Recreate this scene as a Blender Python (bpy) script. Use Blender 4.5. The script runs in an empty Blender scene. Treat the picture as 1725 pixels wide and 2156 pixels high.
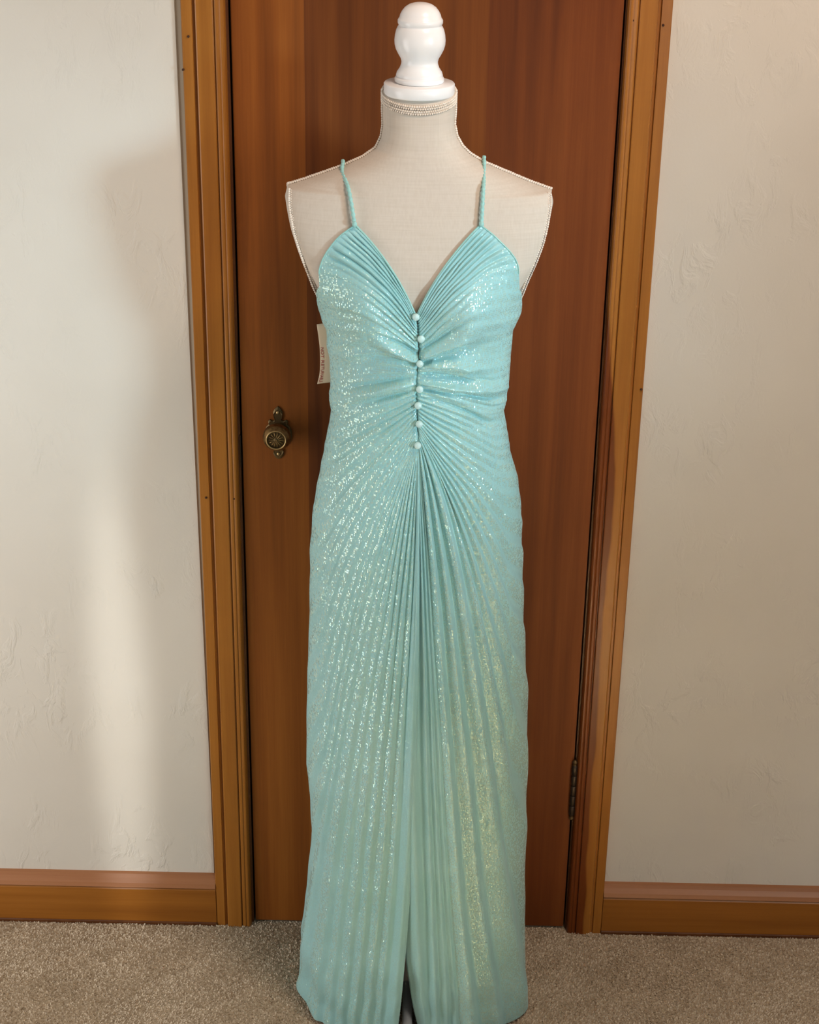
import bpy, bmesh, math, random
import numpy as np
from mathutils import Vector, Matrix
random.seed(7); rng = np.random.default_rng(7)
S = bpy.context.scene; C = S.collection

# ------------------------------------------------------------------ camera
F, W, H = 3600.0, 1725.0, 2156.0
PITCH, ROLL, YAW = 0.43513808, 0.01696857, -0.00740569
CAM = np.array([0.0066911, -2.73479868, 2.17428381])
fwd = np.array([math.sin(YAW)*math.cos(PITCH), math.cos(YAW)*math.cos(PITCH), -math.sin(PITCH)])
r0 = np.array([math.cos(YAW), -math.sin(YAW), 0.0]); u0 = np.cross(r0, fwd)
rgt = r0*math.cos(ROLL) + u0*math.sin(ROLL); upv = -r0*math.sin(ROLL) + u0*math.cos(ROLL)
cd = bpy.data.cameras.new('camera'); cam = bpy.data.objects.new('camera', cd); C.objects.link(cam)
cd.sensor_fit = 'HORIZONTAL'; cd.sensor_width = 36.0; cd.lens = F/W*36.0; cd.clip_start = .05
m = Matrix.Identity(4)
for i in range(3):
    m[i][0] = rgt[i]; m[i][1] = upv[i]; m[i][2] = -fwd[i]; m[i][3] = CAM[i]
cam.matrix_world = m
S.camera = cam

# ------------------------------------------------------------------ world, lights, exposure
S.view_settings.view_transform = 'Standard'; S.view_settings.look = 'None'
S.view_settings.exposure = 0.05; S.view_settings.gamma = 1.0; S.view_settings.use_curve_mapping = False
wd = bpy.data.worlds.new('room_ambient'); S.world = wd; wd.use_nodes = True
bg = wd.node_tree.nodes['Background']; bg.inputs[0].default_value = (1.0, .955, .90, 1); bg.inputs[1].default_value = .18
def area(name, loc, target, sx, sy, power, col, spread=180):
    l = bpy.data.lights.new(name, 'AREA'); l.shape = 'RECTANGLE'; l.size = sx; l.size_y = sy
    l.energy = power; l.color = col; l.spread = math.radians(spread)
    o = bpy.data.objects.new(name, l); C.objects.link(o); o.location = loc
    o.rotation_euler = (Vector(target)-Vector(loc)).to_track_quat('-Z', 'Y').to_euler()
    return o
area('assumed_window_light_right', (2.6, -2.5, 1.70), (.06, -.3, 1.40), .42, .60, 1.2, (.60, .85, 1.0), 19)  # assumed window out of frame, from the shadows that fall to the left
area('assumed_window_light_left', (-1.75, -.95, .85), (-.35, -.1, .75), .8, 1.9, 17.5, (1.0, .98, .95), 180)  # assumed window out of frame, from the brighter left wall
area('front_fill_light', (1.7, -3.6, 1.7), (.1, 0, 1.0), .9, 1.2, 8, (1.0, .95, .86), 120)  # added fill from the front, brightens the right of the skirt
area('added_floor_light', (2.0, -3.2, 2.5), (.42, -1.28, 0), .25, .25, 25, (1.0, .92, .68), 17)  # added light on the unseen floor, for warm bounce and glints on the skirt
area('assumed_ceiling_light', (.65, -1.1, 2.9), (.3, 0, 1.7), .4, .4, 13, (1.0, .76, .60), 150)  # assumed lamp overhead, from the warmer and brighter upper right wall
sl = bpy.data.lights.new('wall_streak_light', 'SPOT'); sl.energy = 62; sl.color = (1.0, 1.0, .96); sl.spot_size = math.radians(34); sl.spot_blend = 1.0; sl.shadow_soft_size = .03  # added spot, makes the pale vertical streak on the left wall
slo = bpy.data.objects.new('wall_streak_light', sl); C.objects.link(slo); slo.location = (-.95, -2.1, .75)
slo.rotation_euler = (Vector((-.548, 0, .46))-slo.location).to_track_quat('-Z', 'Y').to_euler(); slo.scale = (.11, 1, 1)

# ------------------------------------------------------------------ helpers
def project(P):
    P = np.asarray(P, float); d = P - CAM; z = d@fwd
    return np.stack([W/2 + F*(d@rgt)/z, H/2 - F*(d@upv)/z], -1)
def at(px, py, Y):
    px = np.asarray(px, float)[..., None]; py = np.asarray(py, float)[..., None]
    d = fwd*F + rgt*(px-W/2) - upv*(py-H/2)
    return CAM + d*((np.asarray(Y, float)[..., None]-CAM[1])/d[..., 1:2])
def mesh(name, verts, faces, mat=None, parent=None, smooth=False):
    me = bpy.data.meshes.new(name); me.from_pydata([tuple(map(float, v)) for v in verts], [], [tuple(map(int, f)) for f in faces]); me.update()
    if smooth: me.shade_smooth()
    return link(name, me, mat, parent)
def link(name, me, mat=None, parent=None):
    o = bpy.data.objects.new(name, me); C.objects.link(o)
    if mat: me.materials.clear(); me.materials.append(mat)
    if parent: o.parent = parent
    return o
def grid_mesh(name, P, mat, parent=None, closed=False, smooth=True):
    """P: (n, m, 3) array of points"""
    n, mm = P.shape[:2]
    idx = np.arange(n*mm).reshape(n, mm)
    if closed: idx = np.concatenate([idx, idx[:, :1]], 1)
    q = np.stack([idx[:-1, :-1], idx[:-1, 1:], idx[1:, 1:], idx[1:, :-1]], -1).reshape(-1, 4)
    me = bpy.data.meshes.new(name); me.vertices.add(n*mm); me.vertices.foreach_set('co', P.reshape(-1).astype(np.float32))
    me.loops.add(q.size); me.loops.foreach_set('vertex_index', q.reshape(-1).astype(np.int32))
    me.polygons.add(len(q)); me.polygons.foreach_set('loop_start', (np.arange(len(q))*4).astype(np.int32))
    me.update(calc_edges=True); me.validate()
    if smooth: me.shade_smooth()
    return link(name, me, mat, parent)
def box(name, x0, x1, y0, y1, z0, z1, mat, parent=None, bev=0.0):
    bm = bmesh.new(); bmesh.ops.create_cube(bm, size=1)
    bmesh.ops.transform(bm, verts=bm.verts, matrix=Matrix.Translation(((x0+x1)/2, (y0+y1)/2, (z0+z1)/2)) @ Matrix.Diagonal((x1-x0, y1-y0, z1-z0, 1)))
    if bev: bmesh.ops.bevel(bm, geom=bm.edges[:], offset=bev, segments=2, affect='EDGES')
    me = bpy.data.meshes.new(name); bm.to_mesh(me); bm.free()
    return link(name, me, mat, parent)
def prism(name, prof, axis_pts, mat, parent=None, smooth=False):
    """extrude a closed profile; axis_pts = list of functions/2 lists of 3D points"""
    n = len(prof[0]); v = [p for ring in prof for p in ring]; f = []
    for r in range(len(prof)-1):
        for i in range(n):
            j = (i+1) % n; f.append((r*n+i, r*n+j, (r+1)*n+j, (r+1)*n+i))
    f.append(tuple(range(n-1, -1, -1))); f.append(tuple((len(prof)-1)*n+i for i in range(n)))
    o = mesh(name, v, f, mat, parent)
    bm = bmesh.new(); bm.from_mesh(o.data); bmesh.ops.recalc_face_normals(bm, faces=bm.faces); bm.to_mesh(o.data); bm.free()
    return o
def lathe_pts(prof, cx, cy, n=48):
    th = np.linspace(0, 2*np.pi, n, endpoint=False); P = np.zeros((len(prof), n, 3))
    for i, (r, z) in enumerate(prof):
        P[i, :, 0] = cx + r*np.cos(th); P[i, :, 1] = cy + r*np.sin(th); P[i, :, 2] = z
    return P
def lathe(name, prof, cx, cy, mat, parent=None, n=48):
    return grid_mesh(name, lathe_pts(prof, cx, cy, n), mat, parent, closed=True)
def lathe_y(name, prof, cx, y0, cz, mat, parent=None, n=40):
    """prof: (radius, distance towards the viewer)"""
    th = np.linspace(0, 2*np.pi, n, endpoint=False); P = np.zeros((len(prof), n, 3))
    for i, (r, d) in enumerate(prof):
        P[i, :, 0] = cx + r*np.cos(th); P[i, :, 2] = cz + r*np.sin(th); P[i, :, 1] = y0 - d
    return grid_mesh(name, P, mat, parent, closed=True)
def catmull(pts, n):
    p = np.asarray(pts, float); k = len(p); out = []
    pp = np.vstack([2*p[0]-p[1], p, 2*p[-1]-p[-2]])
    for t in np.linspace(0, k-1-1e-9, n):
        i = int(t); u = t-i; a, b, c, d = pp[i:i+4]
        out.append(.5*((2*b)+(-a+c)*u+(2*a-5*b+4*c-d)*u*u+(-a+3*b-3*c+d)*u**3))
    return np.array(out)
def resample(p, step):
    p = np.asarray(p, float); s = np.r_[0, np.cumsum(np.linalg.norm(np.diff(p, axis=0), axis=1))]
    n = max(2, int(s[-1]/step)+1); q = np.linspace(0, s[-1], n)
    return np.stack([np.interp(q, s, p[:, i]) for i in range(3)], 1)
def frames(p):
    t = np.gradient(p, axis=0); t /= np.linalg.norm(t, axis=1)[:, None]+1e-12
    ref = np.array([0.31, 0.9, 0.2]); nrm = np.cross(t, ref); nrm /= np.linalg.norm(nrm, axis=1)[:, None]+1e-12
    return t, nrm, np.cross(t, nrm)
def tube_pts(p, r, n=10, strands=0, twist=0):
    p = np.asarray(p, float); t, a, b = frames(p); s = np.r_[0, np.cumsum(np.linalg.norm(np.diff(p, axis=0), axis=1))]
    th = np.linspace(0, 2*np.pi, n, endpoint=False)
    rr = np.full((len(p), n), r)
    if strands: rr = r*(1+.22*np.cos(strands*(th[None]+twist*s[:, None])))
    return p[:, None]+rr[..., None]*(np.cos(th)[None, :, None]*a[:, None]+np.sin(th)[None, :, None]*b[:, None])
def tube(name, p, r, mat, parent=None, n=10, strands=0, twist=0):
    return grid_mesh(name, tube_pts(p, r, n, strands, twist), mat, parent, closed=True)
def blobs(name, centers, radii, mat, parent=None, subdiv=1):
    bm = bmesh.new(); bmesh.ops.create_icosphere(bm, subdivisions=subdiv, radius=1)
    v0 = np.array([v.co[:] for v in bm.verts]); f0 = np.array([[v.index for v in f.verts] for f in bm.faces]); bm.free()
    cs = np.asarray(centers); rs = np.asarray(radii)
    V = (v0[None]*rs[:, None]+cs[:, None]).reshape(-1, 3); Fc = (f0[None]+np.arange(len(cs))[:, None, None]*len(v0)).reshape(-1, 3)
    return mesh(name, V, Fc, mat, parent, True)
def empty(name, loc):
    o = bpy.data.objects.new(name, None); C.objects.link(o); o.location = loc; o.empty_display_size = .05; return o
def adopt(o, parent):
    o.parent = parent; o.matrix_parent_inverse = Matrix.Translation(parent.location).inverted(); return o
def tag(o, label=None, cat=None, kind=None, group=None):
    if label: o['label'] = label
    if cat: o['category'] = cat
    if kind: o['kind'] = kind
    if group: o['group'] = group
    return o

# ------------------------------------------------------------------ materials
class NT:
    def __init__(s, name):
        s.m = bpy.data.materials.new(name); s.m.use_nodes = True; s.t = s.m.node_tree
        s.b = s.t.nodes['Principled BSDF']; s.out = s.t.nodes['Material Output']
    def n(s, typ, **kw):
        o = s.t.nodes.new(typ)
        for k, v in kw.items():
            if k.startswith('i_'):
                key = k[2:]; key = int(key) if key.isdigit() else key.replace('_', ' ')
                o.inputs[key].default_value = v
            else: setattr(o, k, v)
        return o
    def l(s, a, b): s.t.links.new(a, b)
    def coord(s, scale=(1, 1, 1), loc=(0, 0, 0)):
        c = s.n('ShaderNodeTexCoord'); mp = s.n('ShaderNodeMapping'); mp.inputs['Scale'].default_value = scale; mp.inputs['Location'].default_value = loc
        s.l(c.outputs['Object'], mp.inputs['Vector']); return mp.outputs[0]
    def noise(s, vec, scale, detail=4, rough=.55, dist=0):
        o = s.n('ShaderNodeTexNoise'); o.inputs['Scale'].default_value = scale; o.inputs['Detail'].default_value = detail
        o.inputs['Roughness'].default_value = rough; o.inputs['Distortion'].default_value = dist; s.l(vec, o.inputs['Vector']); return o.outputs[0]
    def ramp(s, fac, stops, interp='LINEAR'):
        o = s.n('ShaderNodeValToRGB'); cr = o.color_ramp; cr.interpolation = interp
        while len(cr.elements) < len(stops): cr.elements.new(.5)
        for e, (p, c) in zip(cr.elements, stops): e.position = p; e.color = (*c, 1) if len(c) == 3 else c
        s.l(fac, o.inputs[0]); return o.outputs[0]
    def math(s, op, a, b=None, c=None):
        o = s.n('ShaderNodeMath', operation=op)
        for i, v in enumerate((a, b, c)):
            if v is None: continue
            if hasattr(v, 'is_linked'): s.l(v, o.inputs[i])
            else: o.inputs[i].default_value = v
        return o.outputs[0]
    def mix(s, fac, a, b, mode='MIX'):
        o = s.n('ShaderNodeMix', data_type='RGBA', blend_type=mode)
        for sock, v in ((o.inputs['Factor'], fac), (o.inputs[6], a), (o.inputs[7], b)):
            if hasattr(v, 'is_linked'): s.l(v, sock)
            elif isinstance(v, (int, float)): sock.default_value = v
            else: sock.default_value = (*v, 1) if len(v) == 3 else v
        return o.outputs[2]
    def bump(s, h, strength=.3, dist=.002, normal=None):
        o = s.n('ShaderNodeBump'); o.inputs['Strength'].default_value = strength; o.inputs['Distance'].default_value = dist
        s.l(h, o.inputs['Height'])
        if normal is not None: s.l(normal, o.inputs['Normal'])
        return o.outputs[0]
    def set(s, **kw):
        for k, v in kw.items():
            i = s.b.inputs[k.replace('_', ' ')]
            if hasattr(v, 'is_linked'): s.l(v, i)
            elif isinstance(v, tuple) and len(v) == 3 and i.type == 'RGBA': i.default_value = (*v, 1)
            else: i.default_value = v
        return s
def lin(r, g, b):
    return tuple((x/255/12.92) if x/255 <= .04045 else ((x/255+.055)/1.055)**2.4 for x in (r, g, b))

def mat_wall(name, col, col2):
    t = NT(name); v = t.coord()
    big = t.noise(v, 2.2, 3); col_o = t.ramp(big, [(.35, col), (.7, col2)])
    v2 = t.coord((1, 1, .55)); strokes = t.noise(v2, 26, 5, .6, .8); fine = t.noise(v, 180, 2)
    patch = t.ramp(t.noise(v, 5, 2), [(.45, (0, 0, 0)), (.62, (1, 1, 1))])
    h = t.math('ADD', t.math('MULTIPLY', t.math('MULTIPLY', t.ramp(strokes, [(.5, (0, 0, 0)), (.62, (1, 1, 1))]), patch), .9), t.math('MULTIPLY', fine, .12))
    return t.set(Base_Color=col_o, Roughness=.62, Specular_IOR_Level=.25, Normal=t.bump(h, .5, .0024)).m
M = {}
M['wall'] = mat_wall('plaster_wall', lin(212, 206, 195), lin(220, 215, 205))
M['wall_strip'] = NT('shaded_plaster').set(Base_Color=lin(196, 182, 160), Roughness=.8).m  # darker tan than the wall: shade of the recess put into the colour

def mat_wood(name, dark, mid, light, axis='z', bands=None, heart=None, rough=.34, coat=.25, gscale=1.0):
    t = NT(name)
    st = {'z': (38*gscale, 38*gscale, 1.1*gscale), 'x': (1.1*gscale, 38*gscale, 38*gscale)}[axis]
    sw = {'z': (5, 5, .55), 'x': (.55, 5, 5)}[axis]
    g1 = t.noise(t.coord(st), 1.0, 6, .62, .25); g2 = t.noise(t.coord(sw), 1.0, 3, .5, 1.2)
    fine = {'z': (420, 420, 9), 'x': (9, 420, 420)}[axis]; g3 = t.noise(t.coord(fine), 1.0, 2, .5)
    fac = t.math('ADD', t.math('MULTIPLY', g1, .5), t.math('MULTIPLY', g2, .5))
    col = t.ramp(fac, [(.30, dark), (.50, mid), (.68, light)])
    col = t.mix(t.math('MULTIPLY', g3, .32), col, dark)
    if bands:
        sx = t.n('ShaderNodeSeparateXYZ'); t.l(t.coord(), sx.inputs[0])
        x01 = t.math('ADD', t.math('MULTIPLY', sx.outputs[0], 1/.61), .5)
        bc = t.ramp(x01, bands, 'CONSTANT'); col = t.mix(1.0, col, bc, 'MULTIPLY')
    if heart:
        sx = t.n('ShaderNodeSeparateXYZ'); t.l(t.coord(), sx.inputs[0])
        edge = t.math('ADD', sx.outputs[0], t.math('MULTIPLY', t.math('SUBTRACT', t.noise(t.coord((1, 1, 2.2)), 1.6, 2), .5), .03))
        edge = t.math('ADD', edge, t.math('MULTIPLY', t.math('MAXIMUM', t.math('SUBTRACT', sx.outputs[2], 1.0), 0.0), .12))
        mk = t.math('MULTIPLY', t.ramp(edge, [(heart, (1, 1, 1)), (heart+.002, (0, 0, 0))]), 1.0)
        col = t.mix(mk, col, t.mix(1.0, col, (.42, .25, .22), 'MULTIPLY'))
    t.set(Base_Color=col, Roughness=rough, Coat_Weight=coat, Coat_Roughness=.25, Specular_IOR_Level=.22, Normal=t.bump(g1, .06, .001))
    return t.m
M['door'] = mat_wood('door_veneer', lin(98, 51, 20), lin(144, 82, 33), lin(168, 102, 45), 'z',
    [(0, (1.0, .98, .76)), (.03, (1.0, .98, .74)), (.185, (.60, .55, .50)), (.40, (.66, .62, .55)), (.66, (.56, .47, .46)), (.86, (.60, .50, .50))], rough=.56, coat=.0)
M['casing'] = mat_wood('casing_wood', lin(124, 72, 24), lin(163, 105, 40), lin(184, 124, 54), 'z', rough=.38)
M['casing_dark'] = mat_wood('jamb_wood', lin(70, 38, 18), lin(98, 58, 30), lin(116, 72, 40), 'z', rough=.45)
M['base'] = mat_wood('baseboard_wood', lin(122, 70, 22), lin(156, 98, 35), lin(176, 114, 47), 'x', rough=.42)
M['cap'] = mat_wood('baseboard_cap_wood', lin(146, 96, 62), lin(168, 116, 80), lin(182, 130, 92), 'x', rough=.45)
M['hole'] = NT('nail_hole_filler').set(Base_Color=lin(58, 28, 8), Roughness=.8).m
M['void'] = NT('gap_shade').set(Base_Color=lin(22, 8, 4), Roughness=1.0, Specular_IOR_Level=0.0).m  # near-black colour stands in for the shade in the door gap
t = NT('carpet_backing'); v = t.coord()
cc = t.ramp(t.noise(v, 9, 5, .65), [(.3, lin(176, 158, 134)), (.7, lin(196, 178, 154))])
M['carpet'] = t.set(Base_Color=cc, Roughness=1.0, Specular_IOR_Level=.05, Normal=t.bump(t.noise(v, 420, 3), .6, .003)).m
t = NT('carpet_fibre'); v = t.coord()
cc = t.mix(t.noise(v, 900, 1), t.ramp(t.noise(v, 9, 5, .65), [(.3, lin(196, 178, 154)), (.7, lin(214, 197, 173))]), lin(222, 207, 184))
M['pile'] = t.set(Base_Color=cc, Roughness=1.0, Specular_IOR_Level=.05).m
t = NT('antique_brass'); v = t.coord()
br = t.ramp(t.noise(v, 160, 3), [(.3, lin(112, 88, 52)), (.7, lin(172, 140, 92))])
M['brass'] = t.set(Base_Color=br, Metallic=.9, Roughness=.36).m
M['brass_rim'] = NT('worn_brass').set(Base_Color=lin(196, 166, 116), Metallic=.85, Roughness=.38).m
M['brass_dark'] = NT('tarnished_brass').set(Base_Color=lin(104, 84, 54), Metallic=.75, Roughness=.45).m
M['iron'] = NT('dark_bronze').set(Base_Color=lin(66, 56, 46), Metallic=.7, Roughness=.42).m
M['white'] = NT('white_gloss_paint').set(Base_Color=lin(244, 243, 242), Roughness=.32, Coat_Weight=.3, Coat_Roughness=.15).m
t = NT('linen'); v = t.coord((1, 1, 1))
sl = t.noise(t.coord((340, 340, 14)), 1.0, 3); hz = t.noise(t.coord((16, 16, 420)), 1.0, 3)
lc = t.ramp(t.math('ADD', t.math('MULTIPLY', sl, .5), t.math('MULTIPLY', hz, .5)), [(.35, lin(201, 188, 173)), (.65, lin(209, 197, 183))])
M['linen'] = t.set(Base_Color=lc, Roughness=.85, Specular_IOR_Level=.15, Normal=t.bump(t.math('ADD', sl, hz), .15, .0005)).m
M['braid'] = NT('cream_braid').set(Base_Color=lin(230, 218, 204), Roughness=.8, Specular_IOR_Level=.15).m
M['braid_shade'] = NT('grey_stitching').set(Base_Color=lin(128, 118, 108), Roughness=.9).m

def mat_dress():
    t = NT('aqua_lurex')
    co = t.n('ShaderNodeTexCoord'); sx = t.n('ShaderNodeSeparateXYZ'); t.l(co.outputs['Object'], sx.inputs[0])
    wob = t.noise(t.coord(), 30, 2)
    X = t.math('ADD', sx.outputs[0], t.math('MULTIPLY', wob, .004)); Z = t.math('ADD', sx.outputs[2], t.math('MULTIPLY', wob, .006))
    cx = t.math('MULTIPLY', X, 620.0); cz = t.math('MULTIPLY', Z, 310.0)
    comb = t.n('ShaderNodeCombineXYZ'); t.l(t.math('FLOOR', cx), comb.inputs[0]); t.l(t.math('FLOOR', cz), comb.inputs[1])
    wn = t.n('ShaderNodeTexWhiteNoise', noise_dimensions='2D'); t.l(comb.outputs[0], wn.inputs['Vector'])
    fx = t.math('FRACT', cx); fz = t.math('FRACT', cz)
    dash = t.math('MULTIPLY', t.math('LESS_THAN', t.math('ABSOLUTE', t.math('SUBTRACT', fx, .5)), .34), t.math('LESS_THAN', t.math('ABSOLUTE', t.math('SUBTRACT', fz, .5)), .38))
    keep = t.math('GREATER_THAN', wn.outputs['Value'], .30)
    mask = t.math('MULTIPLY', dash, keep)
    # lurex flecks: each tilts its own way
    geo = t.n('ShaderNodeNewGeometry')
    sub = t.n('ShaderNodeVectorMath', operation='SUBTRACT'); t.l(wn.outputs['Color'], sub.inputs[0]); sub.inputs[1].default_value = (.5, .5, .5)
    scl = t.n('ShaderNodeVectorMath', operation='SCALE'); t.l(sub.outputs[0], scl.inputs[0]); scl.inputs['Scale'].default_value = .56
    add = t.n('ShaderNodeVectorMath', operation='ADD'); t.l(geo.outputs['Normal'], add.inputs[0]); t.l(scl.outputs[0], add.inputs[1])
    nor = t.n('ShaderNodeVectorMath', operation='NORMALIZE'); t.l(add.outputs[0], nor.inputs[0])
    base = t.ramp(t.noise(t.coord(), 7, 3), [(.3, lin(144, 194, 194)), (.7, lin(154, 201, 203))])
    weave = t.noise(t.coord((900, 900, 300)), 1.0, 2)
    t.set(Base_Color=base, Roughness=.55, Specular_IOR_Level=.4, Sheen_Weight=.25, Sheen_Roughness=.4, Sheen_Tint=(.85, 1.0, .98), Normal=t.bump(weave, .15, .0006))
    lx = t.n('ShaderNodeBsdfPrincipled')
    lc = t.ramp(wn.outputs['Value'], [(.3, lin(184, 222, 208)), (.55, lin(214, 226, 192)), (.8, lin(188, 224, 222)), (1, lin(204, 232, 196))])
    t.l(lc, lx.inputs['Base Color']); lx.inputs['Metallic'].default_value = .42; lx.inputs['Roughness'].default_value = .21; lx.inputs['Coat Weight'].default_value = .5; lx.inputs['Coat Roughness'].default_value = .18; t.l(nor.outputs[0], lx.inputs['Coat Normal']); t.l(nor.outputs[0], lx.inputs['Normal'])
    mx = t.n('ShaderNodeMixShader'); la = t.n('ShaderNodeAttribute', attribute_name='lurex'); t.l(t.math('MULTIPLY', t.math('MULTIPLY', mask, .78), la.outputs['Fac']), mx.inputs[0]); t.l(t.b.outputs[0], mx.inputs[1]); t.l(lx.outputs[0], mx.inputs[2])
    t.l(mx.outputs[0], t.out.inputs['Surface']); return t.m
M['dress'] = mat_dress()
M['strap'] = NT('aqua_cord').set(Base_Color=lin(150, 200, 194), Roughness=.5, Sheen_Weight=.2).m
M['button'] = NT('covered_button').set(Base_Color=lin(196, 226, 222), Roughness=.35, Sheen_Weight=.3, Coat_Weight=.2).m
M['card'] = NT('buff_card').set(Base_Color=lin(196, 178, 150), Roughness=.8).m
M['ink'] = NT('dark_red_ink').set(Base_Color=lin(150, 40, 40), Roughness=.8).m

# ------------------------------------------------------------------ the room
fl = box('floor', -3, 3, -4.5, .12, -.05, 0, M['carpet']); tag(fl, 'beige cut pile carpet floor', 'floor', 'structure')
def wall_prism(name, ring, y0, y1, mat):
    return prism(name, [[(x, y0, z) for x, z in ring], [(x, y1, z) for x, z in ring]], None, mat)
wl = wall_prism('wall_left', [(-3, 0), (-.3845, 0), (-.3845, .3), (-.3905, 1.2), (-.3925, 1.8), (-.3925, 2.6), (-3, 2.6)], 0.0, .10, M['wall'])
tag(wl, 'off-white trowelled plaster wall left of the door', 'wall', 'structure')
wr = wall_prism('wall_right', [(.360, 0), (3, 0), (3, 2.6), (.360, 2.6)], 0.0, .10, M['wall']); tag(wr, 'cream plaster wall right of the door', 'wall', 'structure')
wb = wall_prism('wall_back', [(-.396, 2.05), (.362, 2.05), (.362, 2.6), (-.396, 2.6)], 0.0, .10, M['wall']); tag(wb, 'plaster wall above the door head', 'wall', 'structure')
ws = box('trim_5', -.396, -.362, .0025, .09, 0, 2.05, M['wall_strip']); tag(ws, 'recessed plaster strip beside the left casing', 'trim', 'structure')
vd = box('trim_6', -.36, .36, .045, .09, 0, 2.05, M['void']); tag(vd, 'dark sheet standing in for the shade behind the slab', 'trim', 'structure')

# casing profile: (distance from outer edge, thickness)
CP = [(0, 0), (0, .0135), (.0015, .0150), (.0165, .0160), (.0178, .0115), (.0215, .0115), (.0228, .0180), (.0245, .0188), (.0490, .0188), (.0503, .0180), (.0508, .0140), (.0518, .0140),
      (.0524, .0168), (.0545, .0182), (.0580, .0186), (.0600, .0172), (.0618, .0178), (.0645, .0176), (.0668, .0155), (.0685, .0105), (.0688, 0)]
M['casing_r'] = mat_wood('casing_wood_heart', lin(124, 72, 24), lin(163, 105, 40), lin(184, 124, 54), 'z', rough=.38, heart=.342)
def casing(name, xo, sgn, label):
    rings = [[(xo+sgn*a, -b, z) for a, b in CP] for z in (0.0, 2.055)]
    o = prism(name, rings, None, M['casing'] if sgn > 0 else M['casing_r']); return tag(o, label, 'door casing', 'structure')
cl = casing('trim_1', -.3810, 1, 'moulded honey-brown door casing on the left of the door')
cr = casing('trim_2', .3790, -1, 'moulded honey-brown door casing on the right of the door')
rings = [[(x, -b, 2.123-a) for a, b in CP] for x in (-.381, .379)]
ch = tag(prism('trim_3', rings, None, mat_wood('head_wood', lin(124, 72, 24), lin(163, 105, 40), lin(184, 124, 54), 'x')), 'head casing above the door', 'door casing', 'structure')
jl = box('trim_4', -.330, -.3085, -.0035, .06, 0, 2.045, M['casing_dark'], bev=.001); tag(jl, 'dark jamb strip between left casing and door', 'door jamb', 'structure')
jr = box('trim_7', .3080, .330, -.0035, .06, 0, 2.045, M['casing_dark'], bev=.001); tag(jr, 'dark jamb strip between right casing and door', 'door jamb', 'structure')
jt = box('trim_8', -.33, .33, -.0035, .06, 2.043, 2.06, M['casing_dark'], bev=.001); tag(jt, 'head jamb above the door slab', 'door jamb', 'structure')
def holes(par, pts):
    for px, py in pts:
        P = at(px, py, -.0165); lathe_y('nail_hole', [(.0001, .0030), (.0015, .0030), (.0019, .0024), (.002, .0)], P[0], -.0150, P[2], M['hole'], par, 10)
holes(cl, [(396.5, 77), (385.5, 147), (434, 1048), (493, 1050), (466, 1500)])
holes(cr, [(1335.5, 43), (1397, 53), (1351, 820)])
# strike plate in the gap
box('strike_plate', -.3092, -.3078, -.006, .020, .985, 1.045, M['iron'], jl)

# baseboards: board + sloped cap
def baseboard(name, x0, x1, label):
    bp = [(0, 0), (0, .0), (.016, 0.0), (.016, .0830), (.0145, .0855), (0, .0855)]
    o = prism(name, [[(x, -a, b) for a, b in bp[1:]] for x in (x0, x1)], None, M['base']); tag(o, label, 'baseboard', 'structure')
    cpf = [(0, .0875), (.0165, .0875), (.0175, .0895), (.0150, .0975), (.0095, .1065), (.0065, .1135), (0, .1150)]
    prism('cap_moulding', [[(x, -a, b) for a, b in cpf] for x in (x0, x1)], None, M['cap'], o)
    sh = [(0, 0), (.0185, 0), (.0185, .006), (.017, .0075), (0, .0075)]
    prism('shoe_strip', [[(x, -a, b) for a, b in sh] for x in (x0, x1)], None, M['casing_dark'], o)
    return o
bl = baseboard('baseboard_left', -3, -.3812, 'honey-brown wooden baseboard with pale cap left of the door')
brd = baseboard('baseboard_right', .3792, 3, 'honey-brown wooden baseboard with pale cap right of the door')

# ------------------------------------------------------------------ door
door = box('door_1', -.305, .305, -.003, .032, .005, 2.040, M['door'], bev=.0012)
tag(door, 'flush reddish-brown wood veneer door behind the dress', 'door', 'structure')
# knob set
kx, kz = -.2425, 1.0505
esc = [(0, .0410), (.0045, .0375), (.0075, .0325), (.0070, .0270), (.0052, .0235), (.0050, .0200), (.0085, .0185), (.0125, .0205), (.0150, .0190), (.0155, .0160), (.0145, .0135),
       (.0180, .0100), (.0215, .0030), (.0215, -.0060), (.0190, -.0130), (.0145, -.0185), (.0085, -.0225), (.0070, -.0270), (.0085, -.0320), (.0060, -.0370), (.0030, -.0395), (0, -.0405)]
esc = [(x*1.1, z*1.2) for x, z in esc]; ring = esc + [(-x, z) for x, z in esc[-2:0:-1]]; kk = kz+.004; KD = .0085
def escutcheon():
    y0 = -.003; k = len(ring); v = []; f = []
    for s, d in ((1.0, 0), (1.0, .0022), (.90, .0036), (.84, .0030)):
        for x, z in ring: v.append((kx+x*s, y0-d, kz+z*s))
    for r in range(3):
        for i in range(k): j = (i+1) % k; f.append((r*k+i, r*k+j, (r+1)*k+j, (r+1)*k+i))
    f.append(tuple(3*k+i for i in range(k)))
    o = mesh('escutcheon', v, f, M['brass_dark'], door)
    bm = bmesh.new(); bm.from_mesh(o.data); bmesh.ops.triangulate(bm, faces=[x for x in bm.faces if len(x.verts) > 4]); bmesh.ops.recalc_face_normals(bm, faces=bm.faces); bm.to_mesh(o.data); bm.free()
    return o
es = escutcheon()
for zz in (.0385, -.0385):
    lathe_y('screw', [(.0032, 0), (.0032, .0006), (.0022, .0018), (.0001, .0022)], kx, -.0065, kz+zz, M['brass_rim'], es, 16)
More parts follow.
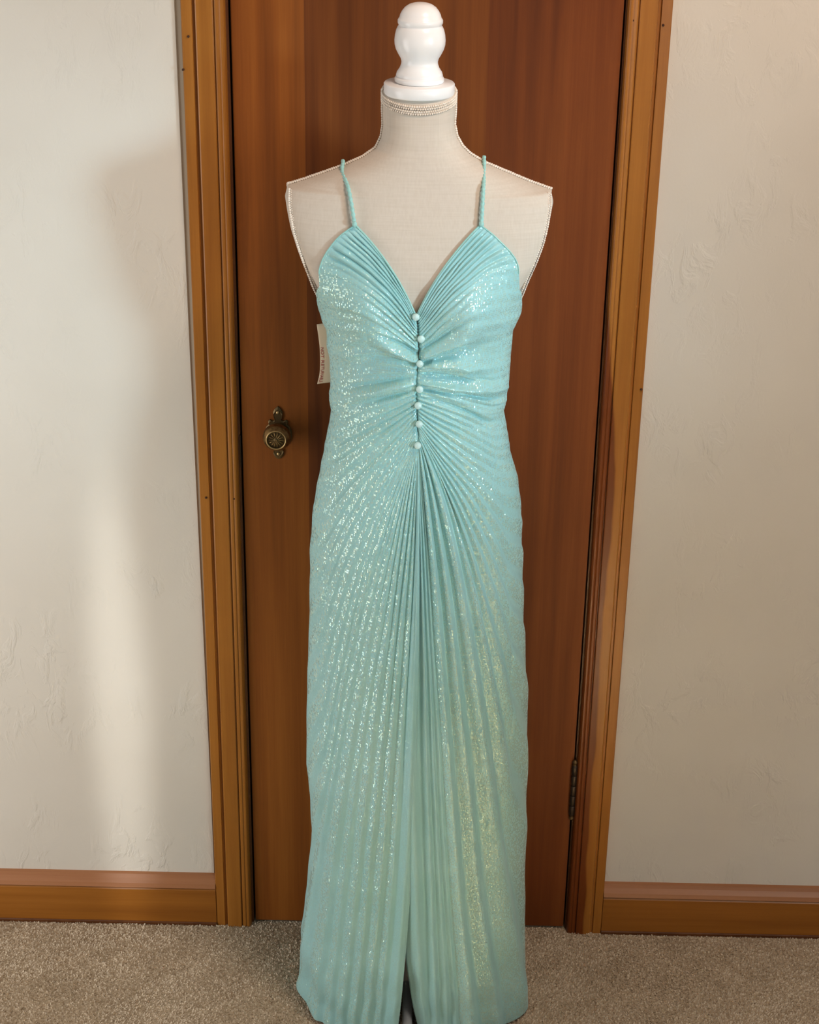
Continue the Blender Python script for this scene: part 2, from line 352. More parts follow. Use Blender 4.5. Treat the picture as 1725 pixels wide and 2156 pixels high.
knob = lathe_y('knob', [(.0150, 0), (.0150, .006), (.0105, .009), (.0100, .016), (.0160, .0195), (.0218, .0230), (.0240, .0285), (.0238, .0340), (.0215, .0385), (.0186, .0415), (.0176, .0440), (.0160, .0443), (.0152, .0420), (.0150, .0415)], kx, -.003, kk, M['brass'], door, 48)
tag(knob, 'round antique brass doorknob with a sunburst face')
lathe_y('rim', [(.0172, .0430), (.0178, .0443), (.0172, .0455), (.0158, .0455), (.0152, .0443)], kx, -.003, kk, M['brass_rim'], knob, 48)
face = lathe_y('face', [(.0156, .0415), (.0108, .0420), (.0052, .0427), (.0030, .0440), (.0001, .0445)], kx, -.003, kk, M['brass_dark'], knob, 36)
for i in range(14):
    a = i*2*math.pi/14; pts = [(kx+r*math.cos(a), -.003-d, kk+r*math.sin(a)) for r, d in ((.0035, .0433), (.0072, .0437), (.0110, .0433), (.0145, .0421))]
    v = tube_pts(np.array(pts), .0009, 6); v[0] = v[0].mean(0)+.3*(v[0]-v[0].mean(0)); v[-1] = v[-1].mean(0)+.4*(v[-1]-v[-1].mean(0))
    o = grid_mesh('petal', v, M['brass'], None, closed=True); o.parent = knob
# hinge
hx = .3065; hz0, hz1 = .268, .395
hinge = box('hinge', hx-.004, hx+.004, -.004, .004, hz0+.006, hz1-.006, M['iron'], door)
n = 5; kh = (hz1-hz0-.014)/n
for i in range(n):
    z0 = hz0+.007+i*kh
    lathe('knuckle', [(.0001, z0), (.0050, z0+.0004), (.0058, z0+.0016), (.0058, z0+kh-.0022), (.0050, z0+kh-.0010), (.0001, z0+kh-.0006)], hx, -.0085, M['iron'], hinge, 20)
for s, z0 in ((1, hz1-.007), (-1, hz0+.007)):
    lathe('ball_tip', [(.0045, z0), (.0030, z0+s*.0015), (.0052, z0+s*.0045), (.0054, z0+s*.007), (.0035, z0+s*.010), (.0001, z0+s*.0112)], hx, -.0085, M['brass_dark'], hinge, 18)

# ------------------------------------------------------------------ the body of the dress form (shared by form and dress)
def yc(z): return np.interp(z, [0, .4, .9, 1.2, 2], [-.180, -.212, -.235, -.24, -.24])
formL = [(806, 180), (806, 230), (807, 262), (803, 288), (792, 311), (765, 330), (720, 350), (680, 364), (640, 378), (606, 388), (606.5, 412), (611, 440), (619, 475), (631, 512), (645, 550), (657, 585)]
formR = [(960, 180), (959, 230), (957, 262), (962, 287), (973, 307), (990, 324), (1020, 342), (1070, 363), (1115, 382), (1160, 398), (1159, 425), (1152, 460), (1143, 495), (1130, 530), (1114, 568), (1106, 590)]
drL = [(669, 612), (675, 645), (692, 690), (700, 750), (701, 800), (700, 835), (703, 860), (699, 885), (692, 920), (687, 950), (677, 1000), (666, 1060), (660, 1130), (658, 1200), (657, 1300), (653, 1400), (652, 1500), (651, 1600), (658, 1660), (662, 1740), (657, 1800), (648, 1900), (640, 1950), (634, 2000), (632, 2075)]
drR = [(1097, 615), (1094, 650), (1076, 690), (1070, 750), (1066, 800), (1062, 835), (1055, 860), (1060, 885), (1066, 920), (1070, 950), (1085, 1000), (1093, 1060), (1095, 1130), (1096, 1200), (1097, 1300), (1101, 1400), (1103, 1500), (1104, 1600), (1104, 1700), (1103, 1750), (1099, 1800), (1101, 1900), (1101, 1950), (1104, 2000), (1107, 2115)]
def side_table(pts):
    p = np.array(pts, float); P = at(p[:, 0], p[:, 1], np.full(len(p), -.24))
    for _ in range(6): P = at(p[:, 0], p[:, 1], yc(P[:, 2]))
    o = np.argsort(P[:, 2]); return P[o, 2], P[o, 0]
zL, xL = side_table(formL+drL); zR, xR = side_table(formR+drR)
def hw(z, off=0.0):
    l = np.interp(z, zL, xL)-off; r = np.interp(z, zR, xR)+off; return (l+r)/2, (r-l)/2
Z_TIP = 1.5445
def bfront(z): return np.interp(z, [0, .25, .5, .8, 1.0, 1.1, 1.2, 1.27, 1.33, 1.39, 1.45, 1.50, 1.545, 1.58, 1.61, 1.64, 1.72], [.165, .150, .138, .128, .118, .105, .090, .088, .092, .095, .088, .078, .066, .058, .052, .050, .050])
def bback(z): return np.interp(z, [0, .4, .9, 1.2, 1.4, 1.5, 1.56, 1.62, 1.72], [.15, .135, .125, .085, .085, .075, .055, .050, .050])
def eflat(z): return np.interp(z, [1.36, 1.40, 1.44, 1.49, 1.530, 1.5435, 1.548], [0, .022, .036, .036, .024, .012, 0])
def bustbump(x, z):
    return .026*(np.exp(-(((x+.082)/.052)**2+((z-1.385)/.052)**2))+np.exp(-(((x-.076)/.052)**2+((z-1.385)/.052)**2)))
def body_y(x, z, off=0.0):
    c, a = hw(z, off); xn = np.clip((x-c)/a, -1, 1); e = eflat(z); b = bfront(z)+off
    return yc(z) - (e+(b-e)*np.sqrt(np.maximum(0, 1-np.abs(xn)**2.2))) - bustbump(x, z)*(1-np.abs(xn)**6)
def on_body(px, py, off=0.0):
    px = np.asarray(px, float); py = np.asarray(py, float); Y = np.full(px.shape, -.32)
    for i in range(24):
        P = at(px, py, Y); Y = .5*Y+.5*body_y(P[..., 0], P[..., 2], off)
    P = at(px, py, Y); c, a = hw(P[..., 2], off); P[..., 0] = np.clip(P[..., 0], c-a, c+a); return P

# ------------------------------------------------------------------ dress form
AX = -.0075
form = empty('dress_form', (AX, -.235, 0)); tag(form, 'off-white linen dress form with a white egg-shaped finial, wearing the aqua gown', 'mannequin')
def torso():
    zt = np.r_[np.linspace(.98, 1.36, 40), np.linspace(1.365, 1.535, 60), np.linspace(1.536, 1.56, 24), np.linspace(1.562, 1.687, 60)]
    nf = 72; rows = []
    th = np.linspace(-1, 1, nf); xs = np.sin(th*np.pi/2)
    for z in zt:
        ins = -np.interp(z, [1.38, 1.43], [.007, 0]); c, a = hw(z); a = a+ins
        x = c+xs*a; e = eflat(z); b = bfront(z)+ins
        yf = yc(z)-(e+(b-e)*np.sqrt(np.maximum(0, 1-np.abs(xs)**2.2)))-bustbump(x, z)*(1-np.abs(xs)**6)
        bb = bback(z)+ins; yb = yc(z)+(e*.9+(bb-e*.9)*np.sqrt(np.maximum(0, 1-np.abs(xs)**2.2)))
        # slightly domed armhole panel
        s = np.linspace(0, 1, 6)[1:-1]
        dome = np.interp(z, [1.36, 1.45, 1.53, 1.545, 1.55], [0, .004, .004, 0, 0])*np.sin(s*np.pi)
        right = np.stack([np.full(4, c+a)+dome, yf[-1]+(yb[-1]-yf[-1])*s], 1); left = np.stack([np.full(4, c-a)-dome, yb[0]+(yf[0]-yb[0])*s], 1)
        row = np.concatenate([np.stack([x, yf], 1), right, np.stack([x[::-1], yb[::-1]], 1), left])
        zz = np.full(len(row), z)
        if z > 1.6:                                   # neck cut slopes a little to the front
            k = (z-1.6)/.1; zz = z-np.clip(k, 0, 1)*.012*np.clip((yc(z)-row[:, 1])/.05, -1, 1)
        rows.append(np.column_stack([row, zz]))
    P = np.array(rows)
    cap_t = np.repeat(P[-1:].mean(1, keepdims=True), P.shape[1], 1); cap_b = np.repeat(P[:1].mean(1, keepdims=True), P.shape[1], 1)
    P = np.concatenate([cap_b, P, cap_t]); return grid_mesh('torso', P, M['linen'], None, closed=True)
adopt(torso(), form)
NZ = 1.687
# braid: two rows of stitched beads + dark stitch line
def braid(name, path, side, w=.0027, off=(0, 0, 0)):
    p = resample(path, .0034); t, _, _ = frames(p)
    sd = np.asarray(side, float); sd = np.broadcast_to(sd, p.shape); sd = sd-(sd*t).sum(1)[:, None]*t; sd /= np.linalg.norm(sd, axis=1)[:, None]+1e-9
    cs = []; rs = []
    for i in range(len(p)):
        for s in (-1, 1):
            cs.append(p[i]+sd[i]*s*w*.62+t[i]*(.0008*s)); rs.append((.0021+rng.uniform(-.0002, .0002),)*3)
    o = blobs(name, cs, rs, M['braid'], None); adopt(o, form)
    st = tube('stitching', p+np.array([0, -.0003, -.0022]), .0011, M['braid_shade'], None, 6); st.parent = o
    return o
def shoulder_path(tab, sgn):
    zz = np.linspace(NZ-.002, Z_TIP+.001, 60); c, a = hw(zz); x = c+sgn*a
    return np.column_stack([x+sgn*.0008, yc(zz)-.001, zz+.0012])
sp_l = shoulder_path(formL, -1); sp_r = shoulder_path(formR, 1)
braid('shoulder_braid', sp_l, (.0, 1, 0)); braid('shoulder_braid', sp_r, (0, 1, 0))
for sgn in (-1, 1):
    zz = np.linspace(Z_TIP-.001, 1.372, 50); c, a = hw(zz); e = eflat(zz)
    fx = c+sgn*(a-(.0060 if sgn < 0 else .0030)); fr = np.column_stack([fx, body_y(fx, zz)-.0006, zz])
    braid('armhole_braid', fr, (1, .4, 0))
    bk = np.column_stack([c+sgn*(a+.0003), yc(zz)+e*.9+.001, zz]); braid('armhole_braid', bk, (.4, 1, 0))
th = np.linspace(0, 2*np.pi, 120)
c0, a0 = hw(NZ)
for dz in (-.0045, -.0115):
    rr = np.column_stack([c0+(a0+.001)*np.sin(th), yc(NZ)-.051*np.cos(th), NZ+dz-.012*np.cos(th)]); braid('collar_braid', rr, (0, 0, 1))
# cap disc + finial
nc = float(c0); ny = -.243
def px_h(py): return at(878, py, ny)[2]
dz0 = NZ-.004
adopt(lathe('neck_cap', [(.0001, dz0-.002), (.0500, dz0-.002), (.0512, dz0), (.0512, dz0+.0135), (.0500, dz0+.015), (.0001, dz0+.015)], nc, ny, M['white'], None, 64), form)
b0 = dz0+.015
fin = [(.0001, b0), (.0335, b0), (.0355, b0+.002), (.0358, b0+.0065), (.0345, b0+.0090), (.0330, b0+.0095), (.0338, b0+.0115), (.0325, b0+.0165), (.0285, b0+.0230), (.0265, b0+.0290), (.0262, b0+.0330), (.0275, b0+.0380),
       (.0310, b0+.0445), (.0345, b0+.0520), (.0362, b0+.0590), (.0366, b0+.0660), (.0358, b0+.0740), (.0342, b0+.0815), (.0318, b0+.0870), (.0306, b0+.0885), (.0312, b0+.0897), (.0322, b0+.0925), (.0322, b0+.0965), (.0310, b0+.0990),
       (.0300, b0+.1000), (.0288, b0+.1050), (.0262, b0+.1105), (.0222, b0+.1158), (.0165, b0+.1200), (.0095, b0+.1225), (.0001, b0+.1232)]
fin = [(r, b0+(z-b0)*.905) for r, z in fin]
adopt(lathe('finial', fin, nc, ny, M['white'], None, 64), form)
px0 = float(at(858, 2140, np.array(-.215))[0])
tz = .98
adopt(tube('pole', np.array([(px0, -.225, .03), (px0+.001, -.228, .5), (AX, -.233, tz+.02)]), .0115, M['white'], None, 24), form)
for i in range(3):
    a = math.radians(-90+i*120)
    adopt(tube('foot', np.array([(px0, -.225, .05), (px0+.05*math.cos(a), -.225+.05*math.sin(a), .045), (px0+.12*math.cos(a), -.225+(.12 if i else .095)*math.sin(a), .034), (px0+.15*math.cos(a), -.225+(.15 if i else .125)*math.sin(a), .0125)]), .0095, M['white'], None, 12), form)

# ------------------------------------------------------------------ the gown
gown = empty('gown', (AX, -.24, 0)); tag(gown, 'shimmering aqua sunburst-pleated V-neck evening gown gathered at a buttoned centre seam', 'dress')
HEM_Z = .004
def hem(px):
    lo, hi = -1.0, 1.0; c, a = hw(np.array(HEM_Z))
    for _ in range(50):
        mid = (lo+hi)/2; x = c+a*mid; q = project(np.array([x, body_y(x, np.array(HEM_Z)), HEM_Z]))
        lo, hi = (mid, hi) if q[0] < px else (lo, mid)
    return (px, float(q[1]))
def hemx(n):
    c, a = hw(np.array(HEM_Z)); x = c+a*n; q = project(np.array([x, body_y(x, np.array(HEM_Z)), HEM_Z])); return (float(q[0]), float(q[1]))
LK = [(0, (875, 663), (848, 596), (800, 522), (748, 473)), (5, (879, 690), (836, 612), (770, 545), (706, 507)), (9, (880, 716), (822, 648), (745, 585), (672, 578)),
      (12, (881, 742), (815, 690), (750, 655), (680, 660)), (15, (881, 760), (810, 728), (760, 715), (692, 728)), (17.5, (878, 786), (820, 772), (760, 780), (699, 795)), (20, (877, 812), (820, 815), (760, 838), (701, 852)),
      (22.5, (877, 836), (820, 856), (745, 890), (692, 918)), (25, (878, 858), (820, 905), (725, 950), (674, 1015)), (27.5, (878, 876), (815, 955), (700, 1050), (659, 1200)), (30, (879, 893), (812, 1005), (690, 1130), (652, 1450)),
      (32, (879, 904), (815, 1040), (698, 1220), (650, 1640)), (34, (880, 913), (818, 1070), (712, 1300), (645, 1900)), (35.5, (880, 919), (822, 1090), (728, 1380), hemx(-.9999)), (36.7, (880, 922), (828, 1100), (745, 1430), hem(672)), (38, (880, 925), (836, 1110), (770, 1480), hem(704)),
      (39.3, (880, 928), (846, 1130), (795, 1560), hem(738)), (40.6, (881, 931), (858, 1160), (822, 1640), hem(774)), (41.9, (881, 933), (872, 1220), (850, 1740), hem(804)), (43, (882, 936), (888, 1380), (880, 1850), hem(834))]
RK = [(0, (879, 663), (904, 602), (956, 527), (1012, 473)), (5, (881, 690), (932, 618), (992, 548), (1052, 507)), (8.5, (882, 714), (942, 648), (1012, 568), (1092, 566)), (11, (883, 738), (945, 690), (1020, 632), (1094, 640)),
      (13.5, (883, 756), (950, 722), (1020, 700), (1078, 706)), (16, (881, 776), (950, 762), (1010, 764), (1068, 768)), (19, (877, 802), (950, 804), (1010, 816), (1064, 826)), (22, (877, 826), (950, 840), (1010, 868), (1060, 880)), (25, (878, 850), (950, 880), (1020, 918), (1068, 945)),
      (28, (879, 872), (942, 930), (1030, 985), (1085, 1012)), (31, (880, 890), (938, 975), (1050, 1060), (1096, 1180)), (33.5, (880, 902), (940, 1010), (1062, 1170), (1101, 1420)), (35.2, (881, 908), (955, 1050), (1066, 1300), (1104, 1660)), (36.5, (881, 913), (985, 1080), (1050, 1480), (1102, 1900)), (37.1, (881, 916), (977, 1100), (1028, 1540), hemx(.992)),
      (37.7, (881, 919), (965, 1120), (1000, 1600), hem(1075)), (39, (881, 924), (930, 1130), (955, 1650), hem(1012)), (40, (881, 928), (905, 1150), (935, 1650), hem(968)), (41, (881, 930), (897, 1150), (920, 1650), hem(952)), (42, (881, 932), (890, 1150), (905, 1650), hem(930)),
      (43, (881, 934), (883, 1200), (882, 1720), hem(908)), (44, (881, 936), (872, 1380), (793, 1850), hem(888))]
def interp_keys(K, k):
    ks = np.array([q[0] for q in K], float); V = np.array([[c for p in q[1:] for c in p] for q in K], float)
    # monotone cubic (Fritsch-Carlson style) per channel
    hh = np.diff(ks); d = np.diff(V, axis=0)/hh[:, None]; mm = np.zeros_like(V); mm[0] = d[0]; mm[-1] = d[-1]
    for i in range(1, len(ks)-1):
        w1 = 2*hh[i]+hh[i-1]; w2 = hh[i]+2*hh[i-1]; ok = d[i-1]*d[i] > 0
        with np.errstate(divide='ignore', invalid='ignore'): g = (w1+w2)/(w1/d[i-1]+w2/d[i])
        mm[i] = np.where(ok, g, 0)
    i = np.clip(np.searchsorted(ks, k, 'right')-1, 0, len(ks)-2); s = ((k-ks[i])/hh[i])[:, None]; H_ = hh[i][:, None]
    return ((1+2*s)*(1-s)**2*V[i]+s*(1-s)**2*H_*mm[i]+s*s*(3-2*s)*V[i+1]+s*s*(s-1)*H_*mm[i+1]).reshape(-1, 4, 2)
def snoise(x, y, seed, oct=3):
    g = np.random.default_rng(seed); o = np.zeros_like(x)
    for i in range(oct):
        for _ in range(4):
            a, b, c = g.normal(0, 1, 2).tolist()+[g.uniform(0, 6.28)]; o += np.sin((a*x+b*y)*2.0**i+c)/(4*1.7**i)
    return o
def panel(side):
    K = LK if side == 'L' else RK; kmax = K[-1][0]; sg = -1 if side == 'L' else 1
    NS = 12; k = np.linspace(0, kmax, int(kmax*NS)+1)
    tau = np.linspace(0, 1, 300); tt = 1-(1-tau)**1.35
    B = interp_keys(K, k); T = tt[None, :, None]
    q = (1-T)**3*B[:, None, 0]+3*T*(1-T)**2*B[:, None, 1]+3*T*T*(1-T)*B[:, None, 2]+T**3*B[:, None, 3]
    # folds waver a little on the way down
    KK = np.repeat(k[:, None], len(tt), 1); TT = np.repeat(tt[None], len(k), 0)
    mid = np.sin(np.pi*TT)
    edge = np.clip(np.minimum(KK, kmax-KK)/1.5, 0, 1)
    q[..., 0] += 2.2*snoise(KK*.9, TT*5, 3 if side == 'L' else 5)*mid*edge; q[..., 1] += 2.5*snoise(KK*.9, TT*4, 4 if side == 'L' else 6)*mid*edge*(KK < kmax*.8)
    P = on_body(q[..., 0], q[..., 1], .003)
    c_, a_ = hw(P[..., 2], .003); xn = np.clip((P[..., 0]-c_)/a_, -1, 1); th_ = np.arcsin(np.abs(xn))
    kside = 35.5 if side == 'L' else 37.1
    wt = np.clip((TT-.80)/.20, 0, 1); wt = wt*wt*(3-2*wt)*np.clip((KK-10)/2.5, 0, 1)*np.clip((kside-KK)/.8+.0, 0, 1)
    th2 = th_+(np.pi/2-th_)*wt; P[..., 0] = c_+sg*a_*np.where(wt > 0, np.sin(th2), xn*sg); P[..., 1] = np.where(wt > 0, body_y(P[..., 0], P[..., 2], .003), P[..., 1])
    d_k = np.gradient(P, axis=0)*NS; d_t = np.gradient(P, axis=1)
    tl = d_t/(np.linalg.norm(d_t, axis=2)[..., None]+1e-9)
    w = np.linalg.norm(d_k-(d_k*tl).sum(2)[..., None]*tl, axis=2)
    N = np.cross(d_k, d_t); N /= np.linalg.norm(N, axis=2)[..., None]+1e-9
    # face outwards
    ref = P-np.stack([np.full(P.shape[:2], AX), yc(P[..., 2])+.02, P[..., 2]], -1); s = np.sign((N*ref).sum(2)); N *= s[..., None]
    # smooth the normals so that folds stay clean at the silhouette
    for _ in range(3):
        N[1:-1] = (N[:-2]+2*N[1:-1]+N[2:])/4; N[:, 1:-1] = (N[:, :-2]+2*N[:, 1:-1]+N[:, 2:])/4
    N /= np.linalg.norm(N, axis=2)[..., None]+1e-9
    # fold profile
    kw = KK+.22*snoise(KK*.45, TT*3, 11 if side == 'L' else 12)*mid
    fr = kw-np.floor(kw); up = .62 if side == 'L' else .63
    if side == 'R': fr = 1-fr
    tri = np.where(fr < up, fr/up, (1-fr)/(1-up)); prof = .5-.5*np.cos(np.pi*np.clip(tri*1.02, 0, 1)); prof = .55*tri+.45*prof
    pid = np.floor(kw).astype(int)+3; pr = np.random.default_rng(21 if side == 'L' else 22).uniform(.55, 1.15, pid.max()+3)
    pr[36:] = np.maximum(pr[36:], .9); ampk = pr[pid]*(1.0 if side == 'R' else np.interp(KK, [25, 29, 36, kmax-2], [1, .55, .60, .95]))
    ratio = np.interp(KK, [0, 7, 10, 13, 20, 26, 33, 35, kmax], [.62, .55, .34, .16, .18, .36, .36, .50, .55])
    ratio = ratio*np.interp(TT, [0, .12, .35, .6, 1], [1.5, 1.5, 1.1, .85, .8])
    ratio = ratio*(1-np.interp(KK, [6, 9, 16, 22], [0, .72, .72, .35])*np.interp(TT, [.30, .62], [0, 1]))
    amp = np.clip(1.25*ratio*w, .0003, .0150)*ampk
    seam = np.clip(TT/.05, 0, 1)
    fade = np.interp(TT, [0, .03, .72, .9, 1.0], [.55, 1, 1, .40, .06]); fade = np.where((KK > 9) & (KK < kside), fade, np.where(KK <= 9, np.interp(TT, [0, .03, .88, 1], [.55, 1, 1, .12]), np.interp(TT, [0, .03, 1], [.55, 1, .9])))
    h = amp*prof*fade
    # the larger gathers either side of the seam: puffed ridges and pressed-in creases
    gath = [(14.4, .9, .0075, .02, .55), (16.0, .5, -.0035, .0, .7), (18.6, .38, -.0040, .06, .95), (19.6, .6, .0035, .1, .9), (20.9, .35, -.0035, .1, .95), (12.6, .8, -.0030, .0, .4)] if side == 'L' else \
           [(12.9, .8, .0060, .02, .7), (11.6, .7, -.0040, .02, .6), (14.6, .6, -.0045, .02, .75), (16.4, .7, .0040, .05, .8), (17.6, .35, -.0040, .05, .95), (19.2, .6, .0040, .08, .9), (20.6, .35, -.0040, .08, .95), (22.8, .35, -.0035, .15, .95)]
    for k0, sg_, am, t0, t1 in gath:
        kc = k0+.35*np.sin(TT*4+k0)
        h += 1.6*am*np.exp(-((KK-kc)/sg_)**2)*np.clip((TT-t0+.06)/.10, 0, 1)*np.clip((t1-TT)/.25, 0, 1)
    # drapes: broad crumples at the waist, soft waves in the skirt
    ws = np.exp(-((KK-17)/5.0)**2)
    fo = snoise(KK*.85, TT*1.6, 31 if side == 'L' else 33); h += ws*.0075*(1-np.abs(np.clip(fo*2.2, -1, 1)))**1.3*np.clip(TT*6, 0, 1)*np.interp(TT, [.8, 1], [1, .05])
    h += .0030*snoise(P[..., 0]*22, P[..., 2]*9, 41)*np.clip((KK-28)/6, 0, 1)*np.clip(TT*2, 0, 1)
    low = np.clip((.28-P[..., 2])/.28, 0, 1)
    h += low*.009*snoise(P[..., 0]*40, P[..., 2]*22, 43 if side == 'L' else 45)*np.clip((P[..., 2])/.05, 0, 1)
    h -= .0040*np.exp(-(TT/.018)**2)*(KK < kmax-3)
    if side == 'L': h += .0060*np.clip((KK-(kmax-1.2))/1.2, 0, 1)*np.clip(TT*8, 0, 1)
    else: h -= .0040*np.clip((KK-(kmax-1.5))/1.5, 0, 1)*np.clip(TT*8, 0, 1)
    soft = lambda x, a, b: np.clip((x-a)/(b-a), 0, 1)
    face = soft(fr, .02, .10)*(1-soft(fr, up-.02, up+.06))
    lur = np.interp(KK, [0, 6, 10, 24, 28, kmax], [.15, .25, .9, .9, 1, 1])*(1-(1-face)*np.interp(KK, [0, 10, 24, 32], [.6, .3, .35, .9 if side == 'R' else .75]))
    lur *= np.interp(KK, [kmax-4.2, kmax-3.6, kmax], [1, .22, .22]) if side == 'R' else np.interp(KK, [kmax-1.6, kmax-1.2, kmax], [1, .25, .25])
    P = P+N*h[..., None]; P[..., 2] = np.maximum(P[..., 2], .0035)
    P[..., 1] = np.minimum(P[..., 1], np.where(TT > .9, 1, 1))
    # orient faces outwards
    if side == 'L': P = P[::-1]; lur = lur[::-1]
    o = grid_mesh('front_panel', P, M['dress'], None)
    at_ = o.data.attributes.new('lurex', 'FLOAT', 'POINT'); at_.data.foreach_set('value', np.ascontiguousarray(lur).reshape(-1).astype(np.float32))
    adopt(o, gown); sol = o.modifiers.new('cloth', 'SOLIDIFY'); sol.thickness = .0006; sol.offset = -1
    return P if side == 'R' else P[::-1]
PL = panel('L'); PR = panel('R')
# back panel
nb = 301; ph = np.linspace(0, 1, nb); zz = np.linspace(.0045, 1.40, 150); rows = []
for z in zz:
    c, a = hw(np.array(z), .003); b = bback(z)+.004; an = np.pi*(-.16+1.32*ph); ovl = np.clip(-np.sin(an), 0, 1)*.03
    pl = np.abs(((ph*46) % 1)-.5)*2*np.interp(z, [0, 1, 1.4], [.008, .004, .002])*np.clip(np.sin(an), 0, 1)**.4
    bb = np.interp(z, [1.30, 1.40], [1, .98])
    rows.append(np.column_stack([c+np.cos(an)*(a-.002+pl*0.6-ovl), yc(z)+np.sin(an)*(np.where(an*(np.pi-an) < 0, bfront(z)-.012, b)+pl)*bb, np.full(nb, z)]))
o = grid_mesh('back_panel', np.array(rows), M['dress'], None); adopt(o, gown); sol = o.modifiers.new('cloth', 'SOLIDIFY'); sol.thickness = .0006

# bound edges of neckline and armholes
for P_ in (PL, PR):
    e = P_[0][1:].copy(); e[:, 1] -= .0012
    adopt(tube('neckline_binding', resample(e, .004), .0015, M['strap'], None, 8), gown)
    top = P_[:int(9*12), -1].copy(); top[:, 1] -= .0008
    adopt(tube('armhole_binding', resample(top, .004), .0012, M['strap'], None, 8), gown)
# straps: from the cup tip up over the shoulder and down to the back
for tip, mids, sh, sgn in (((747, 472), [(742, 435), (734, 395)], (723, 350), -1), ((1014, 472), [(1016, 435), (1018, 395)], (1019, 342), 1)):
    A = on_body(*tip, .003)+np.array([0, -.004, .001]); pts = [A]
    for i, q in enumerate(mids):
        B = on_body(*q, .002); pts.append(B+np.array([0, -.0055+.001*i, 0]))
    zz_ = np.linspace(1.55, 1.62, 300); cc_, aa_ = hw(zz_); xs_ = cc_+sgn*aa_
    shx = float(at(*sh, np.array(-.24))[0]); shz = float(zz_[np.argmin(np.abs(xs_-shx))])
    pts += [np.array([shx, -.262, shz-.004]), np.array([shx, -.2445, shz+.0050]), np.array([shx, -.228, shz-.002]), np.array([shx*.95, -.172, 1.50]), np.array([shx*.9, -.150, 1.40])]
    adopt(tube('shoulder_strap', resample(catmull(pts, 160), .0012), .0026, M['strap'], None, 10, 2, 420.0), gown)
    blob = blobs('strap_knot', [A+np.array([0, -.001, .0005])], [(.0038, .0032, .0046)], M['strap'], None, 2); adopt(blob, gown)
# buttons along the seam
for px, py in ((876, 665), (887, 711), (884.5, 763), (884, 817), (880.5, 851), (883, 890), (880, 935)):
    c = on_body(px, py, .003)+np.array([0, -.0055, 0])
    bt = lathe_y('button', [(.0001, -.0040), (.0030, -.0036), (.0050, -.0018), (.0056, .0004), (.0050, .0028), (.0034, .0044), (.0016, .0051), (.0001, .0053)], c[0], c[1], c[2], M['button'], None, 24)
    adopt(bt, gown)

# ------------------------------------------------------------------ hang tag
tg = [(667, 683), (672, 720), (674, 745), (674, 775), (672, 792), (668, 808.5)]
tr = [(704, 678), (708, 720), (710, 745), (711, 775), (711, 792), (712, 803)]
Lp = catmull([(*p, 0) for p in tg], 24)[:, :2]; Rp = catmull([(*p, 0) for p in tr], 24)[:, :2]
nu = 9; G = np.zeros((24, nu, 3))
for j, u in enumerate(np.linspace(0, 1, nu)):
    q = Lp*(1-u)+Rp*u; G[:, j] = at(q[:, 0], q[:, 1], np.full(24, -.2200-.006*math.sin(u*2.2)))
tagc = grid_mesh('hang_tag', G, M['card'], None); sol = tagc.modifiers.new('card', 'SOLIDIFY'); sol.thickness = .0005; sol.offset = 1
tag(tagc, 'small buff card tag with red lettering hanging at the gown\'s side seam', 'tag')
cu = bpy.data.curves.new('lettering', 'FONT'); cu.body = 'NOT RETURNABLE'; cu.size = 1.0; cu.resolution_u = 3
tmp = bpy.data.objects.new('lettering_curve', cu); C.objects.link(tmp); bpy.context.view_layer.update()
me = bpy.data.meshes.new_from_object(tmp.evaluated_get(bpy.context.evaluated_depsgraph_get())); bpy.data.objects.remove(tmp)
bm = bmesh.new(); bm.from_mesh(me); bmesh.ops.triangulate(bm, faces=bm.faces)
co = np.array([v.co[:] for v in bm.verts]); x0, x1 = co[:, 0].min(), co[:, 0].max(); y0, y1 = 0, co[:, 1].max()
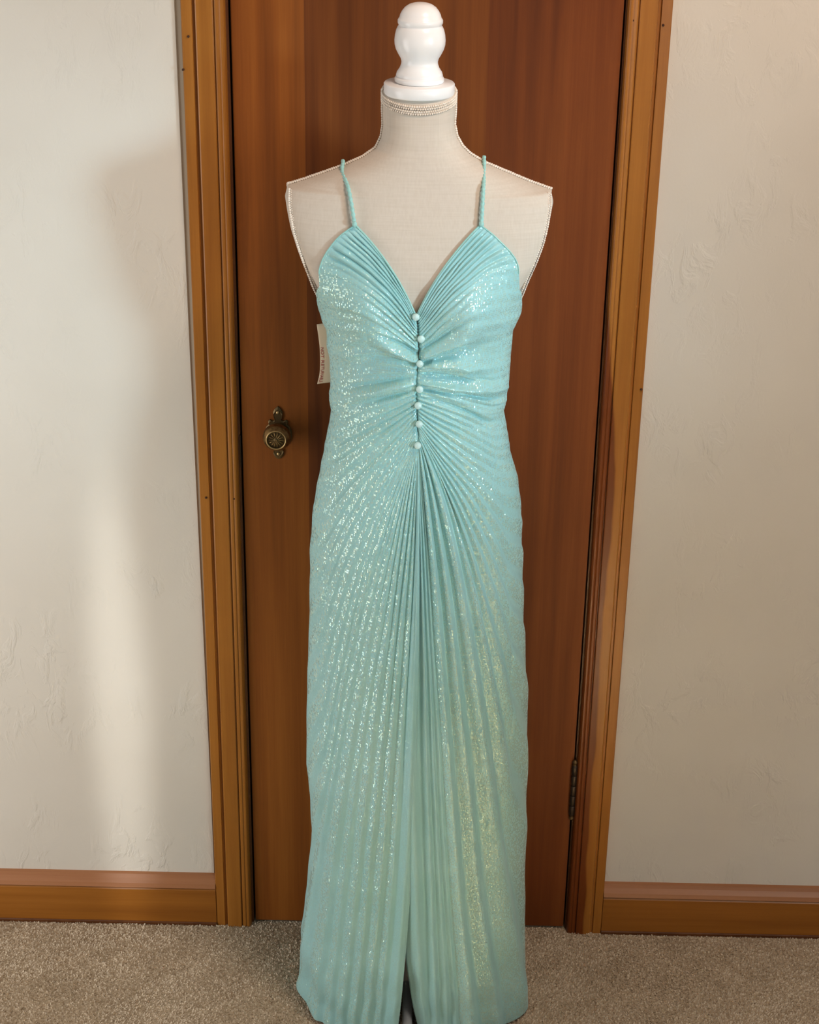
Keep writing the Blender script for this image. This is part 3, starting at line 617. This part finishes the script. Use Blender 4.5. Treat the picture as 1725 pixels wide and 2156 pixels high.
for v in bm.verts:
    s = (v.co.x-x0)/(x1-x0); h = (v.co.y-y0)/(y1-y0)
    r = (.29+.67*s)*23; u = .055+.17*h      # reads downwards along the card
    i = min(int(r), 22); fr_ = r-i; j = u*(nu-1); jj = int(j); fj = j-jj
    Pq = (G[i, jj]*(1-fr_)+G[i+1, jj]*fr_)*(1-fj)+(G[i, jj+1]*(1-fr_)+G[i+1, jj+1]*fr_)*fj
    v.co = Vector(Pq)+Vector((0, -.0008, 0))
bm.to_mesh(me); bm.free(); link('lettering', me, M['ink'], tagc)

# ------------------------------------------------------------------ carpet pile
sp = .0031; X0, X1, Y0, Y1 = -1.15, 1.15, -.75, .0
gx, gy = np.meshgrid(np.arange(X0, X1, sp), np.arange(Y0, Y1, sp)); n = gx.size
bx = gx.ravel()+rng.uniform(-.5, .5, n)*sp; by = gy.ravel()+rng.uniform(-.5, .5, n)*sp
lean = .0012*snoise(bx*14, by*14, 51)[:, None]*np.array([[1.0, .6]])+rng.normal(0, .0009, (n, 2)); hgt = .0027+.0007*snoise(bx*25, by*25, 52)+rng.normal(0, .0004, n)
ok = (by < -.0185) | (np.abs(bx) < .307); bx, by, lean, hgt = bx[ok], by[ok], lean[ok], hgt[ok]; n = len(bx)
an = rng.uniform(0, np.pi, n); wd_ = .0017; dx, dy = np.cos(an)*wd_, np.sin(an)*wd_
V = np.zeros((n, 4, 3)); V[:, 0] = np.column_stack([bx-dx, by-dy, np.zeros(n)]); V[:, 1] = np.column_stack([bx+dx, by+dy, np.zeros(n)])
V[:, 2] = np.column_stack([bx+dx*.7+lean[:, 0], by+dy*.7+lean[:, 1], hgt]); V[:, 3] = np.column_stack([bx-dx*.7+lean[:, 0], by-dy*.7+lean[:, 1], hgt])
me = bpy.data.meshes.new('carpet_pile'); me.vertices.add(n*4); me.vertices.foreach_set('co', V.reshape(-1).astype(np.float32))
me.loops.add(n*4); me.loops.foreach_set('vertex_index', np.arange(n*4, dtype=np.int32)); me.polygons.add(n); me.polygons.foreach_set('loop_start', (np.arange(n)*4).astype(np.int32)); me.update(calc_edges=True)
cp = link('carpet_pile', me, M['pile']); tag(cp, 'short beige carpet pile in front of the door', 'carpet', 'stuff')
